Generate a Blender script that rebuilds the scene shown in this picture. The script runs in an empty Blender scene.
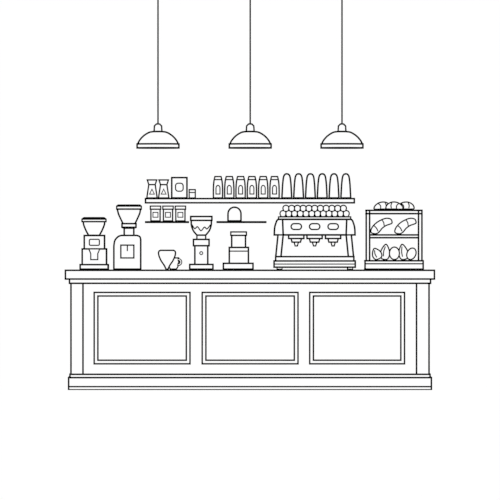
import bpy, math
from mathutils import Vector

D=100.0; ZC=1.4; U=0.01; W=1.65
scene=bpy.context.scene
try:
    scene.view_settings.view_transform='Standard'; scene.view_settings.look='None'
except Exception: pass

def mat(name,col,emis):
    m=bpy.data.materials.new(name); m.use_nodes=True
    b=m.node_tree.nodes['Principled BSDF']
    b.inputs['Base Color'].default_value=(*col,1)
    b.inputs['Roughness'].default_value=1
    b.inputs['Specular IOR Level'].default_value=0
    b.inputs['Emission Color'].default_value=(1,1,1,1)
    b.inputs['Emission Strength'].default_value=emis
    return m
GLOW_PAPER=mat('glowing_white_paper',(0.01,0.01,0.01),0.995)  # shadeless: white is emission put into every surface, over a near-black base
INK=mat('black_ink',(0.002,0.002,0.002),0.0)

def sc(y): return (D+y)/D
def zpix(py,y): return ZC+(250-py)*U*sc(y)

# ---------- 2D helpers (drawing units, 1 unit = 1 cm) ----------
def dedupe(p,closed):
    o=[]
    for q in p:
        if not o or math.hypot(q[0]-o[-1][0],q[1]-o[-1][1])>1e-4: o.append(q)
    if closed and len(o)>1 and math.hypot(o[0][0]-o[-1][0],o[0][1]-o[-1][1])<1e-4: o.pop()
    return o
def offset(p,d,closed):
    n=len(p); r=[]
    for i in range(n):
        a=p[i-1] if (i>0 or closed) else None
        b=p[i]; c=p[(i+1)%n] if (i<n-1 or closed) else None
        def nrm(u,v):
            dx,dy=v[0]-u[0],v[1]-u[1]; l=math.hypot(dx,dy) or 1; return (-dy/l,dx/l)
        if a is None: nn=nrm(b,c); k=1
        elif c is None: nn=nrm(a,b); k=1
        else:
            n1=nrm(a,b); n2=nrm(b,c); sx,sy=n1[0]+n2[0],n1[1]+n2[1]; l=math.hypot(sx,sy)
            if l<1e-6: nn=n1;k=1
            else:
                nn=(sx/l,sy/l); dt=nn[0]*n1[0]+nn[1]*n1[1]; k=min(1/max(dt,0.3),2.0)
        r.append((b[0]+nn[0]*d*k,b[1]+nn[1]*d*k))
    return r
def area(p): return sum(p[i-1][0]*p[i][1]-p[i][0]*p[i-1][1] for i in range(len(p)))/2
def rect(x0,y0,x1,y1): return [(x0,y0),(x1,y0),(x1,y1),(x0,y1)]
def rrect(x0,y0,x1,y1,r,n=5):
    o=[]
    for cx,cy,a0 in ((x1-r,y0+r,-90),(x1-r,y1-r,0),(x0+r,y1-r,90),(x0+r,y0+r,180)):
        for i in range(n+1):
            a=math.radians(a0+90*i/n); o.append((cx+r*math.cos(a),cy+r*math.sin(a)))
    return o
def ell(cx,cy,rx,ry,rot=0,n=28,a0=0,a1=360):
    full=abs(a1-a0)>=360; m=n if full else n+1; o=[]
    cr,sr=math.cos(math.radians(rot)),math.sin(math.radians(rot))
    for i in range(m):
        a=math.radians(a0+(a1-a0)*i/n); x,y=rx*math.cos(a),ry*math.sin(a)
        o.append((cx+x*cr-y*sr,cy+x*sr+y*cr))
    return o
def smooth(p,closed=False,k=6):
    n=len(p); o=[]
    rng=range(n) if closed else range(n-1)
    for i in rng:
        if closed: a,b,c,d=p[i-1],p[i],p[(i+1)%n],p[(i+2)%n]
        else: a,b,c,d=p[max(i-1,0)],p[i],p[i+1],p[min(i+2,n-1)]
        for j in range(k):
            t=j/k
            o.append(tuple(0.5*(2*b[q]+(c[q]-a[q])*t+(2*a[q]-5*b[q]+4*c[q]-d[q])*t*t+(3*b[q]-a[q]-3*c[q]+d[q])*t**3) for q in (0,1)))
    if not closed: o.append(p[-1])
    return o

class Part:
    def __init__(s,T): s.T=T; s.v=[]; s.f=[]; s.m=[]
    def P(s,px,py,y): s.v.append(((px-s.T.cx)*s.T.u,y-s.T.y,(s.T.by-py)*s.T.u)); return len(s.v)-1
    def F(s,ids,m): s.f.append(tuple(ids)); s.m.append(m)
    def line(s,p,y,closed=False,w=None,t=0.004,back=0.003,m=1):
        w=w or W; p=dedupe(p,closed); 
        L=offset(p,w/2,closed); R=offset(p,-w/2,closed); ids=[]
        for i in range(len(p)):
            yy=y(*p[i]) if callable(y) else y
            ids.append([s.P(*L[i],yy-t),s.P(*R[i],yy-t),s.P(*R[i],yy+back),s.P(*L[i],yy+back)])
        n=len(p)
        for i in range(n if closed else n-1):
            a,b=ids[i],ids[(i+1)%n]
            for k in range(4): s.F((a[k],b[k],b[(k+1)%4],a[(k+1)%4]),m)
        if not closed: s.F(ids[0],m); s.F(ids[-1][::-1],m)
    def prism(s,p,y0,y1,w=None,ink=True,m=0,backink=True):
        w=w or W
        p=dedupe(p,True)
        if area(p)<0: p=p[::-1]
        f=[s.P(*q,y0) for q in p]; b=[s.P(*q,y1) for q in p]; n=len(p)
        s.F(f,m); s.F(b[::-1],m)
        for i in range(n): s.F((f[i],b[i],b[(i+1)%n],f[(i+1)%n]),m)
        if ink:
            s.line(p,y0,True,w)
            if backink: s.line(p,y1,True,w*0.8,t=0.003,back=0.003)
            for i in range(n):
                a,q,c=p[i-1],p[i],p[(i+1)%n]
                a1=math.atan2(q[1]-a[1],q[0]-a[0]); a2=math.atan2(c[1]-q[1],c[0]-q[0])
                d=abs((a2-a1+math.pi)%(2*math.pi)-math.pi)
                if d>0.6:
                    h=w*0.4; ids=[]
                    for yy in (y0,y1):
                        ids.append([s.P(q[0]+dx*h,q[1]+dy*h,yy) for dx,dy in ((-1,-1),(1,-1),(1,1),(-1,1))])
                    for k in range(4): s.F((ids[0][k],ids[1][k],ids[1][(k+1)%4],ids[0][(k+1)%4]),1)
    def lathe(s,prof,cx,yc,rings=(),auto=True,w=None,seg=36,m=0):
        w=w or W
        right=[(cx+r,py) for r,py in prof]; left=[(cx-r,py) for r,py in prof[::-1]]
        loop=dedupe(right+left,True)
        sg=1 if area(loop)>0 else -1
        inn=offset(loop,sg*w/2,True)
        half=[(q[0]-cx,q[1]) for q in inn[:len(prof)]]
        half=[(max(r,0.0),z) for r,z in half]
        if half[0][0]>0: half=[(0,half[0][1])]+half
        if half[-1][0]>0: half=half+[(0,half[-1][1])]
        u=s.T.u; cols=[]
        for k in range(seg):
            a=2*math.pi*k/seg
            cols.append([s.P(cx+r*math.cos(a),z,yc+r*u*math.sin(a)) for r,z in half])
        for k in range(seg):
            A,Bc=cols[k],cols[(k+1)%seg]
            for j in range(len(half)-1): s.F((A[j],Bc[j],Bc[j+1],A[j+1]),m)
        s.line(loop,yc,True,w,t=w*u/2,back=w*u/2)
        rs=list(rings)
        def rad(py):
            for i in range(len(prof)-1):
                (r0,z0),(r1,z1)=prof[i],prof[i+1]
                if z0<=py<=z1 and z1>z0: return r0+(r1-r0)*(py-z0)/(z1-z0)
            return prof[-1][0]
        rr=[(rad(z),z) for z in rs]
        if auto:
            for i,(r,z) in enumerate(prof):
                if r<=0.6: continue
                a=prof[i-1] if i>0 else (0,z); c=prof[i+1] if i<len(prof)-1 else (0,z)
                a1=math.atan2(z-a[1],r-a[0]); a2=math.atan2(c[1]-z,c[0]-r)
                d=abs((a2-a1+math.pi)%(2*math.pi)-math.pi)
                if d>0.6: rr.append((r,z))
        for r,z in rr:
            ids=[]
            for k in range(seg):
                a=2*math.pi*k/seg; row=[]
                for q,dz in ((r+w*0.1,-w/2),(r+w*0.1,w/2),(r-w,w/2),(r-w,-w/2)):
                    q=max(q,0.05)
                    row.append(s.P(cx+q*math.cos(a),z+dz,yc+q*u*math.sin(a)))
                ids.append(row)
            for k in range(seg):
                for j in range(4): s.F((ids[k][j],ids[(k+1)%seg][j],ids[(k+1)%seg][(j+1)%4],ids[k][(j+1)%4]),1)
    def pillow(s,p,yc,d,creases=(),w=None):
        w=w or W; p=dedupe(p,True)
        if area(p)<0: p=p[::-1]
        inn=offset(p,w/2,True)
        cx=sum(q[0] for q in p)/len(p); cy=sum(q[1] for q in p)/len(p)
        L=[]
        for k in range(-4,5):
            t=math.sin(math.pi/2*k/4); q=math.sqrt(max(0,1-t*t))
            if q<0.01: L.append([s.P(cx,cy,yc+t*d)]*len(inn)); continue
            L.append([s.P(cx+(a-cx)*q,cy+(b-cy)*q,yc+t*d) for a,b in inn])
        n=len(inn)
        for k in range(len(L)-1):
            for i in range(n):
                ids=[L[k][i],L[k+1][i],L[k+1][(i+1)%n],L[k][(i+1)%n]]
                o=[]
                for x in ids:
                    if x not in o: o.append(x)
                if len(o)>2: s.F(o,0)
        s.line(p,yc,True,w,t=w*s.T.u/2,back=w*s.T.u/2)
        def yf(x,y):
            dx,dy=x-cx,y-cy; best=1e9
            for i in range(n):
                a,b=inn[i-1],inn[i]; ex,ey=b[0]-a[0],b[1]-a[1]
                den=dx*ey-dy*ex
                if abs(den)<1e-9: continue
                tt=((a[0]-cx)*ey-(a[1]-cy)*ex)/den; uu=((a[0]-cx)*dy-(a[1]-cy)*dx)/den
                if tt>0 and -0.001<=uu<=1.001: best=min(best,tt)
            rho=min(1/best if best<1e9 else 0,1)
            return yc-d*math.sqrt(max(0,1-rho*rho))
        for c in creases: s.line(smooth(c),yf,False,w*0.85,t=0.006,back=0.006)
    def mesh(s,name):
        me=bpy.data.meshes.new(name); me.from_pydata(s.v,[],s.f)
        me.materials.append(GLOW_PAPER); me.materials.append(INK)
        me.polygons.foreach_set('material_index',s.m); me.update()
        return me

class Thing:
    def __init__(s,name,label,cat,cx,by,y,z=None,group=None):
        s.name,s.label,s.cat,s.cx,s.by,s.y,s.group=name,label,cat,cx,by,y,group
        s.u=U*sc(y); s.z=zpix(by,y) if z is None else z; s.parts=[]
    def part(s,name,parent=None,label=None):
        p=Part(s); s.parts.append((name,p,parent,label)); return p
    def tag(s,o):
        o['label']=s.label; o['category']=s.cat
        if s.group: o['group']=s.group
    def done(s,single=False):
        loc=((s.cx-250)*s.u,s.y,s.z); link=scene.collection.objects.link
        s.objs=[]
        if single:
            o=bpy.data.objects.new(s.name,s.parts[0][1].mesh(s.name)); link(o); o.location=loc; s.tag(o); s.root=o; s.objs=[]; return s
        e=bpy.data.objects.new(s.name,None); e.empty_display_size=0.05; link(e); e.location=loc; s.tag(e); s.root=e
        mp={}
        for name,p,par,lab in s.parts:
            o=bpy.data.objects.new(name,p.mesh(name)); link(o); o.parent=mp[par] if par else e
            if lab: o['label']=lab
            mp[p]=o; s.objs.append(o)
        return s
    def copy(s,cx,label=None,y=None,dz=0,rot=0):
        r=s.root.copy(); scene.collection.objects.link(r)
        r.location=((cx-250)*s.u,s.y if y is None else y,s.z+dz); r.rotation_euler[2]=rot
        if label: r['label']=label
        mp={s.root:r}
        for o in s.objs:
            c=o.copy(); scene.collection.objects.link(c); c.parent=mp[o.parent]; mp[o]=c
        return r

# ---------- room ----------
YW=1.6; ZCEIL=4.3
def slab(name,x0,x1,y0,y1,z0,z1):
    v=[(x,y,z) for x in (x0,x1) for y in (y0,y1) for z in (z0,z1)]
    f=[(0,1,3,2),(4,6,7,5),(0,4,5,1),(2,3,7,6),(0,2,6,4),(1,5,7,3)]
    me=bpy.data.meshes.new(name); me.from_pydata(v,[],f); me.materials.append(GLOW_PAPER)
    o=bpy.data.objects.new(name,me); scene.collection.objects.link(o); o['kind']='structure'
slab('floor',-12,12,-60,YW+.1,-.1,0)
slab('wall_back',-12,12,YW,YW+.1,0,ZCEIL)
slab('ceiling',-12,12,-12,YW+.1,ZCEIL,ZCEIL+.1)

# ---------- counter ----------
T=Thing('service_counter','long white panelled cafe counter with moulded top and plinth','counter',250,390,0.0,0.0)
b=T.part('body'); b.prism(rect(71,283,429,376),0.0,0.66)
for x0,x1 in ((71,83),(416.5,429)): b.prism(rect(x0,283,x1,376),-0.012,0.0,backink=False)
m=T.part('moulding'); m.prism(rect(69.5,279,430.5,283.3),-0.025,0.68)
t=T.part('countertop'); t.prism(rect(65.5,270.3,434.3,279),-0.05,0.70)
pl=T.part('plinth'); pl.prism(rect(70,374.3,430,377.6),-0.02,0.68); pl.prism(rect(68.7,377.6,431.3,389.8),-0.035,0.69)
pl.line([(68.7,386.6),(431.3,386.6)],-0.035,w=1.45)
for x0,x1 in ((94.2,190),(202.2,298),(309.7,404.5)):
    q=T.part('panel')
    q.prism(rect(x0,292.4,x1,363.8),-0.010,0.0,backink=False,w=1.55)
    q.prism(rect(x0+3.7,296,x1-3.7,360.2),-0.014,-0.01,backink=False,w=1.55)
T.done()
ZT=1.205

# ---------- pendant lamps ----------
yl=0.35
T=Thing('pendant_lamp','white dome pendant lamp hanging from a thin black cord','lamp',158,148,yl,group='pendant lamps over the counter')
ptop=148-(ZCEIL-T.z)/T.u
c=T.part('cord'); c.line([(158,ptop),(158,124)],yl,w=1.5,t=.0065,back=.0065)
k=T.part('socket'); k.lathe([(1.6,124),(3.6,126),(3.9,131.4)],158,yl,w=1.5,auto=False)
d=T.part('lamp_shade'); d.lathe(smooth([(4.2,131.6),(8.8,132.4),(14.2,135.7),(18.2,140),(20.3,144)]),158,yl)
r=T.part('rim'); r.lathe([(20.9,144),(20.9,147.9)],158,yl)
T.done(); T.copy(250.2); T.copy(342)

# ---------- shelves ----------
ys0=1.36
def shelf(x0,x1,y0,y1,label,w=None):
    T=Thing('wall_shelf',label,'shelf',(x0+x1)/2,y1,ys0)
    p=T.part('board'); p.prism(rect(x0,y0,x1,y1),ys0,YW,backink=False,w=w); T.done(True); return T
S1=shelf(145.5,354.3,198.6,202.8,'long thin white wall shelf holding bags and tumblers')
S2=shelf(145.5,188.5,221.6,222.6,'short thin white wall shelf with three jars',1.1)
S3=shelf(217,266,221.6,222.6,'short thin white wall shelf holding a round-topped tin',1.1)
z1=S1.z+4.2*S1.u+.004; z2=S2.z+1.0*S2.u+.004
yi=1.46
def bowed(cx,r): return lambda x,y:yi-math.sqrt(max(.0001,r*r-(x-cx)**2))*U
# bags
T=Thing('coffee_bag','white tapered coffee bag with rounded shoulders and front label','coffee bag',218,198.6,yi,z1,group='coffee bags on the long shelf')
sil=[(213.4,198.3)]+smooth([(213.4,198.3),(213.4,189),(213.9,182),(215,177)])+smooth([(221,177),(222.1,182),(222.6,189),(222.6,198.3)])
p=T.part('bag'); p.prism(sil,yi-.05,yi+.05,w=1.5)
f=T.part('folded_top'); f.prism([(215,177),(221,177),(221.7,180),(214.3,180)],yi-.056,yi-.05,w=1.25,backink=False)
l=T.part('label'); l.prism([(216,194.4)]+ell(218,188.6,2.0,2.8,a0=180,a1=360,n=10)+[(220,194.4)],yi-.054,yi-.05,backink=False,w=1.1)
T.done()
for i in range(1,6): T.copy(218+i*11.3)
# tumblers
T=Thing('tumbler','tall white tumbler with a domed top','tumbler',286.8,198.6,yi,z1,group='tumblers on the long shelf')
p=T.part('tumbler'); p.lathe(smooth([(0,174.2),(1.9,174.8),(3.3,177.6),(4.2,185)])+[(4.9,198.3)],286.8,yi); T.done(True)
for i in range(1,6): T.copy(286.8+i*11.8)
# pinched jars
T=Thing('tapered_jar','small white jar pinched under a flared lid','jar',152,198.6,yi,z1,group='tapered jars on the long shelf')
p=T.part('jar_body'); p.lathe([(3.2,185),(5.2,198.3)],152,yi,w=1.4)
p.line([(149.6,194.5),(152,189.5),(154.4,194.5)],bowed(152,4.5),True,w=.9,t=.007)
q=T.part('lid'); q.lathe([(4.7,180.3),(3.2,185)],152,yi,w=1.4)
T.done(); T.copy(163.7)
T=Thing('coffee_tin','square white tin with a round emblem on its front','tin',179.3,198.6,yi,z1)
p=T.part('tin_body'); p.prism(rect(171.8,178,187,198.3),yi-.07,yi+.07)
e=T.part('label'); e.prism(rrect(175.6,183.6,183.2,191.6,2.6),yi-.074,yi-.07,w=1.2,backink=False)
T.done()
T=Thing('small_box','small white box with a lid line','box',192,198.6,yi,z1)
p=T.part('box'); p.prism(rect(189.2,190,195.3,198.3),yi-.03,yi+.03,w=1.3); p.line([(189.2,192.9),(195.3,192.9)],yi-.03,w=1.1)
T.done(True)
# lower jars
T=Thing('storage_jar','white storage jar with flat lid and label band','jar',155.5,221.6,yi,z2,group='jars on the short shelf')
p=T.part('jar_body'); p.lathe([(4.6,209.6),(4.6,221.3)],155.5,yi,w=1.4)
p.line(rect(153,212.8,158,217.6),bowed(155.5,4.6),True,w=.95,t=.006)
q=T.part('lid'); q.lathe([(5.2,206.5),(5.2,209.6)],155.5,yi,w=1.3)
T.done(); T.copy(168); T.copy(180.4)
T=Thing('rounded_tin','white round-topped tin on a short shelf','tin',234.5,221.6,yi,z2)
p=T.part('tin'); p.prism([(228,221.3)]+ell(234.5,214.2,6.5,6.6,a0=180,a1=360,n=16)+[(241,221.3)],yi-.06,yi+.06)
T.done(True)

# ---------- grinders ----------
y=0.35
def cyl(cx,prof):
    def f(px,py):
        r=prof[-1][0]
        for i in range(len(prof)-1):
            (r0,z0),(r1,z1)=prof[i],prof[i+1]
            if z0<=py<=z1 and z1>z0: r=r0+(r1-r0)*(py-z0)/(z1-z0)
        return y-math.sqrt(max(.0001,r*r-(px-cx)**2))*U
    return f
T=Thing('coffee_grinder','white coffee grinder with tapered bean hopper and boxy body','coffee grinder',94,270.3,y,ZT)
h=T.part('bean_hopper'); pr=smooth([(10.8,222.5),(10.2,226),(7.9,231.6),(5.4,236.2)]); h.lathe(pr,94,y)
l=T.part('lid',h); l.lathe([(10,218.6),(12,220),(12,222.5)],94,y,w=1.4)
b=T.part('body'); b.prism(rect(84.4,236.4,104.6,249.8),y-.09,y+.1); b.prism(rect(82.4,249.8,106.6,265.5),y-.12,y+.12)
w_=T.part('display'); w_.prism(rrect(89.5,240.2,99.5,246.2,1.2),y-.096,y-.09,backink=False,w=1.2)
s_=T.part('dosing_chute'); s_.prism([(89,249.8),(100,249.8),(98,254.5),(98,260.5),(91,260.5),(91,254.5)],y-.15,y-.12,backink=False,w=1.2)
ba=T.part('base'); ba.prism(rect(80.4,265.5,108.3,270),y-.15,y+.14)
T.done()

T=Thing('coffee_grinder','tall white coffee grinder with flared hopper and rounded shoulders','coffee grinder',128,270.3,y,ZT)
h=T.part('bean_hopper'); pr=smooth([(11.6,210),(10.6,214.5),(8.2,220),(6,224.5)]); h.lathe(pr,129,y)
l=T.part('lid',h); l.lathe([(11,206),(12.3,207),(12.3,210)],129,y,w=1.4)
n=T.part('neck'); n.lathe([(7,224.5),(7,228.2),(4.8,229),(4.8,236.3)],129,y)
b=T.part('body'); b.prism(smooth([(121.5,236.3),(118.2,237.6),(115,241.4),(114,247)])[::-1]+smooth([(137,236.3),(139.9,237.6),(140.8,240.6)])+[(140.8,270),(114,270)],y-.1,y+.1)
f=T.part('filter_fork'); f.prism(rect(121,246,134,258.8),y-.13,y-.1,backink=False,w=1.4); f.line([(127.5,246),(127.5,252)],y-.13,w=1.2)
T.done()

T=Thing('coffee_grinder','white coffee grinder with bean-filled hopper and narrow neck','coffee grinder',201.3,270.3,y,ZT)
h=T.part('bean_hopper'); pr=smooth([(10,221.3),(9.9,226),(8,231.5),(4.4,236)]); h.lathe(pr,201.3,y)
h.line(smooth([(192,225.5),(194.8,229.5),(197.5,227.6),(201,231.6),(204.5,228),(207,229.8),(210.6,225.5)]),cyl(201.3,pr),w=1.15)
l=T.part('lid',h); l.lathe([(10.6,217.4),(10.6,221.3)],201.3,y)
n=T.part('collar'); n.lathe([(4.4,236),(4.4,240.3)],201.3,y,w=1.4)
b=T.part('body'); b.prism(rect(193.5,240.3,209.1,246.6),y-.09,y+.09); b.prism(rect(194.9,246.6,207.8,265.3),y-.08,y+.08)
q=T.part('button'); q.prism(ell(201.3,254,1.5,1.5,n=16),y-.09,y-.08,backink=False,w=1.0)
q=T.part('base'); q.prism(rect(189.8,265.3,213,270),y-.12,y+.12)
T.done()

T=Thing('coffee_dispenser','white canister on a stepped square dispenser base','coffee dispenser',238.2,270.3,y,ZT)
c=T.part('canister'); c.lathe([(6.9,236.2),(6.9,248.3)],238.6,y)
l=T.part('lid',c); l.lathe([(7.8,232.8),(7.8,236.2)],238.6,y,w=1.4)
b=T.part('body'); b.prism(rect(229.3,248.3,248.4,264.2),y-.1,y+.1); b.line([(229.3,252),(248.4,252)],y-.1,w=1.2)
q=T.part('base'); q.prism(rect(223.4,264.2,253,270),y-.13,y+.13); 
T.done()

# cups
T=Thing('coffee_dripper','white rounded V-shaped dripper standing on its tip','dripper',167,270.3,y,ZT)
c=T.part('dripper'); c.lathe(smooth([(6.6,251.2),(8.3,252.6),(8.2,256),(6,261.4),(2.8,266.2),(1.0,270)]),167,y,w=1.5,auto=False)
T.done(True)
T=Thing('coffee_cup','small rounded white cup with a small side handle','cup',173.4,270.3,y+.16,ZT)
c=T.part('cup_body'); c.lathe(smooth([(5.2,258.8),(5.3,263),(4.6,267.2),(3,270)]),173.4,y+.16,w=1.4)
h=T.part('handle'); 
out=ell(178.6,263,3.2,3.4,a0=-115,a1=115,n=18); inn=ell(178.4,263,1.6,1.8,a0=115,a1=-115,n=18)
h.prism(out+inn,y+.145,y+.175,w=1.0)
T.done()

# ---------- espresso machine ----------
y0,y1=0.12,0.56
T=Thing('espresso_machine','wide white three-group espresso machine with cup rail','espresso machine',314.5,270.3,0.34,ZT)
b=T.part('backsplash'); b.prism([(281,236),(348,236),(350.5,257.5),(278.5,257.5)],0.38,y1,w=1.3)
hd=T.part('head'); hd.prism(rect(279,220.3,350,235.8),y0,y1,w=1.8)
c0=314.5
for sg in (-1,1):
    s_=T.part('side_panel')
    s_.prism([(c0+sg*x,v) for x,v in [(32,220.3),(36.5,220.3)]+smooth([(37.8,221.6),(39.8,228),(40.3,235.8)])+[(36.6,235.8),(38.8,257.5),(33.6,257.5),(31.4,235.8)]],y0-.02,y1,w=1.7)
    s_.line([(c0+sg*40.3,235.8),(c0+sg*31.4,235.8)],y0-.02,w=1.5)
for cx in (296.2,314.5,333):
    k=T.part('control_dial'); k.prism(rrect(cx-5.2,224.6,cx+5.2,230.4,2.9),y0-.012,y0,backink=False,w=1.4)
for cx in (296.2,314.5,333):
    g=T.part('group_head'); g.lathe([(7.6,235.9),(7.6,239.4)],cx,0.24,w=1.6)
    h=T.part('portafilter'); h.lathe([(5.2,239.4),(4.2,243)],cx,0.24,w=1.5)
    h=T.part('spout'); h.prism([(cx-2.2,243),(cx+2.2,243),(cx+1.1,246.8),(cx-1.1,246.8)],0.2,0.28,w=1.3)
dr=T.part('drip_tray'); dr.prism(rect(275.6,257.5,353.6,261.8),y0-.03,y1)
ba=T.part('base'); ba.prism(rect(274,261.8,355,268),y0-.03,y1); ba.line([(274,264.9),(355,264.9)],y0-.03,w=1.1)
for x in (277,347.5):
    for yy in (y0+.02,y1-.07):
        q=T.part('foot'); q.prism(rect(x,268,x+5,270),yy,yy+.05,w=1)
r=T.part('cup_rail'); r.prism(rect(278.5,217.8,350.5,220.3),y0+.02,y1-.02,w=1.3)
T.done()
zr=ZT+(270.3-217.8)*T.u; yc=0.3
C=Thing('espresso_cup','small round white espresso cup on the machine top','cup',283,217.6,yc,zr,group='espresso cups on the machine')
p=C.part('cup'); p.lathe(smooth([(0,211.2),(2.1,212),(3.0,214.2),(2.2,216.7),(1.6,217.3)]),283,yc,auto=False,w=1.25,seg=20); C.done(True)
for i in range(1,12): C.copy(283+i*5.75)
for i in range(11): C.copy(285.9+i*5.75,dz=5.3*U)

# ---------- pastry case ----------
a0,a1=0.12,0.50
T=Thing('pastry_case','white open-front two-tier pastry display case','display case',393.8,270.3,0.31,ZT)
q=T.part('back_panel'); q.prism(rect(368,214,419.5,262),a1-.02,a1,ink=False)
for x in (366,418.2):
    q=T.part('side_panel'); q.prism(rect(x,211.3,x+3.4,262),a0,a1,backink=False)
q=T.part('top_panel'); q.prism(rect(366,211.3,421.6,214.6),a0,a1,backink=False)
q=T.part('shelf'); q.prism(rect(369.4,235.8,418.2,238.6),a0,a1-.02,backink=False)
q=T.part('base'); q.prism(rect(364.8,261.6,422.8,270),a0-.02,a1,backink=False); q.line([(364.8,264.6),(422.8,264.6)],a0-.02,w=1.3)
T.done(); uc=T.u
yp=0.28
ztop=ZT+(270.3-211.3)*uc+.012; zs=ZT+(270.3-235.8)*uc+.012; zb=ZT+(270.3-261.6)*uc+.012
def pastry(name,label,cx,base,z,pts,cr,group,d=.06,yy=yp):
    T=Thing(name,label,'pastry',cx,base,yy,z,group=group)
    p=T.part(name); p.pillow(pts,yy,d,cr,w=1.3); T.done(True)
for cx,s,yy in ((382.5,1,.34),(394.5,-1,.2),(405.5,1,.34)):
    f=lambda L:[(cx+x*s,211.3+v) for x,v in L]
    pts=smooth(f([(-8.5,-.6),(-7,-4),(-2.5,-6.8),(3,-7),(7.4,-4.4),(8.6,-.8),(6,-.2),(0,-.2),(-6,0)]),True)
    pastry('pastry_roll','plump white curved pastry roll on the case top',cx,211.3,ztop,pts,[f([(-4,-5.6),(-2,-3.4),(-2,-.8)]),f([(2.4,-6.4),(3.6,-4),(3.2,-1)])],'pastries on the case top',yy=yy)
def crois(cx,base,z,s=1):
    raw=[(-10.6,-1.2),(-10.2,-5.2),(-6.6,-9.8),(-1.5,-13.2),(4.5,-15.4),(9.4,-14.6),(10.8,-11),(8.6,-9.6),(4.6,-8.2),(.6,-5.4),(-2.6,-1.6),(-6,0)]
    f=lambda L:[(cx+x*s,base+v) for x,v in L]
    pastry('croissant','white curved croissant with two creases on the case shelf',cx,base,z,smooth(f(raw),True),
      [f([(-7.6,-8),(-5.2,-5.6),(-3.6,-2.4)]),f([(.6,-13.6),(2.2,-11),(2.6,-7.6)])],'croissants in the pastry case',d=.05)
crois(381.5,235.3,zs,.98); crois(405.5,235.3,zs,.98)
def loaf(cx,rx,h,yy,rot,kind):
    base=261; r=math.radians(rot)
    if kind: raw=smooth([(0,-h/2),(rx*.75,-h*.2),(rx,h*.15),(rx*.6,h*.45),(-rx*.6,h*.45),(-rx,h*.15),(-rx*.75,-h*.2)],True)
    else: raw=ell(0,0,rx,h/2,n=28)
    R=lambda x,v:(x*math.cos(r)-v*math.sin(r),x*math.sin(r)+v*math.cos(r))
    pts=[R(*q) for q in raw]
    mb=max(v for _,v in pts); cy=base-mb
    pts=[(cx+x,cy+v) for x,v in pts]
    cr=[]
    if kind:
        for L in ([(-rx*.1,-h*.36),(-rx*.35,-.5),(-rx*.3,h*.3)],[(rx*.15,-h*.3),(rx*.4,0),(rx*.35,h*.3)])[:kind]:
            cr.append([(cx+R(*q)[0],cy+R(*q)[1]) for q in L])
    lab=('smooth white oval bread roll standing in the case','white pointed bread roll with one crease','white pointed bread roll with two creases')[kind]
    pastry('bread_roll',lab,cx,base,zb,pts,cr,'bread rolls in the pastry case',yy=yy)
for cx,rx,h,yy,ro,kd in ((376.6,4.6,11.5,.2,-24,1),(385.2,4.6,15.5,.4,6,1),(394.4,5,12.5,.2,0,0),(403.2,4.6,15.5,.4,-8,1),(411.4,4.4,12,.2,24,0)): loaf(cx,rx,h,yy,ro,kd)

# ---------- light, world, camera ----------
w=bpy.data.worlds.new('world'); scene.world=w; w.use_nodes=True
w.node_tree.nodes['Background'].inputs[0].default_value=(1,1,1,1)
w.node_tree.nodes['Background'].inputs[1].default_value=1.0
cam=bpy.data.cameras.new('camera'); co=bpy.data.objects.new('camera',cam); scene.collection.objects.link(co)
co.location=(0,-D,ZC); co.rotation_euler=(math.pi/2,0,0)
cam.sensor_width=36; cam.lens=36*D/5.0; cam.clip_start=1; cam.clip_end=300
scene.camera=co
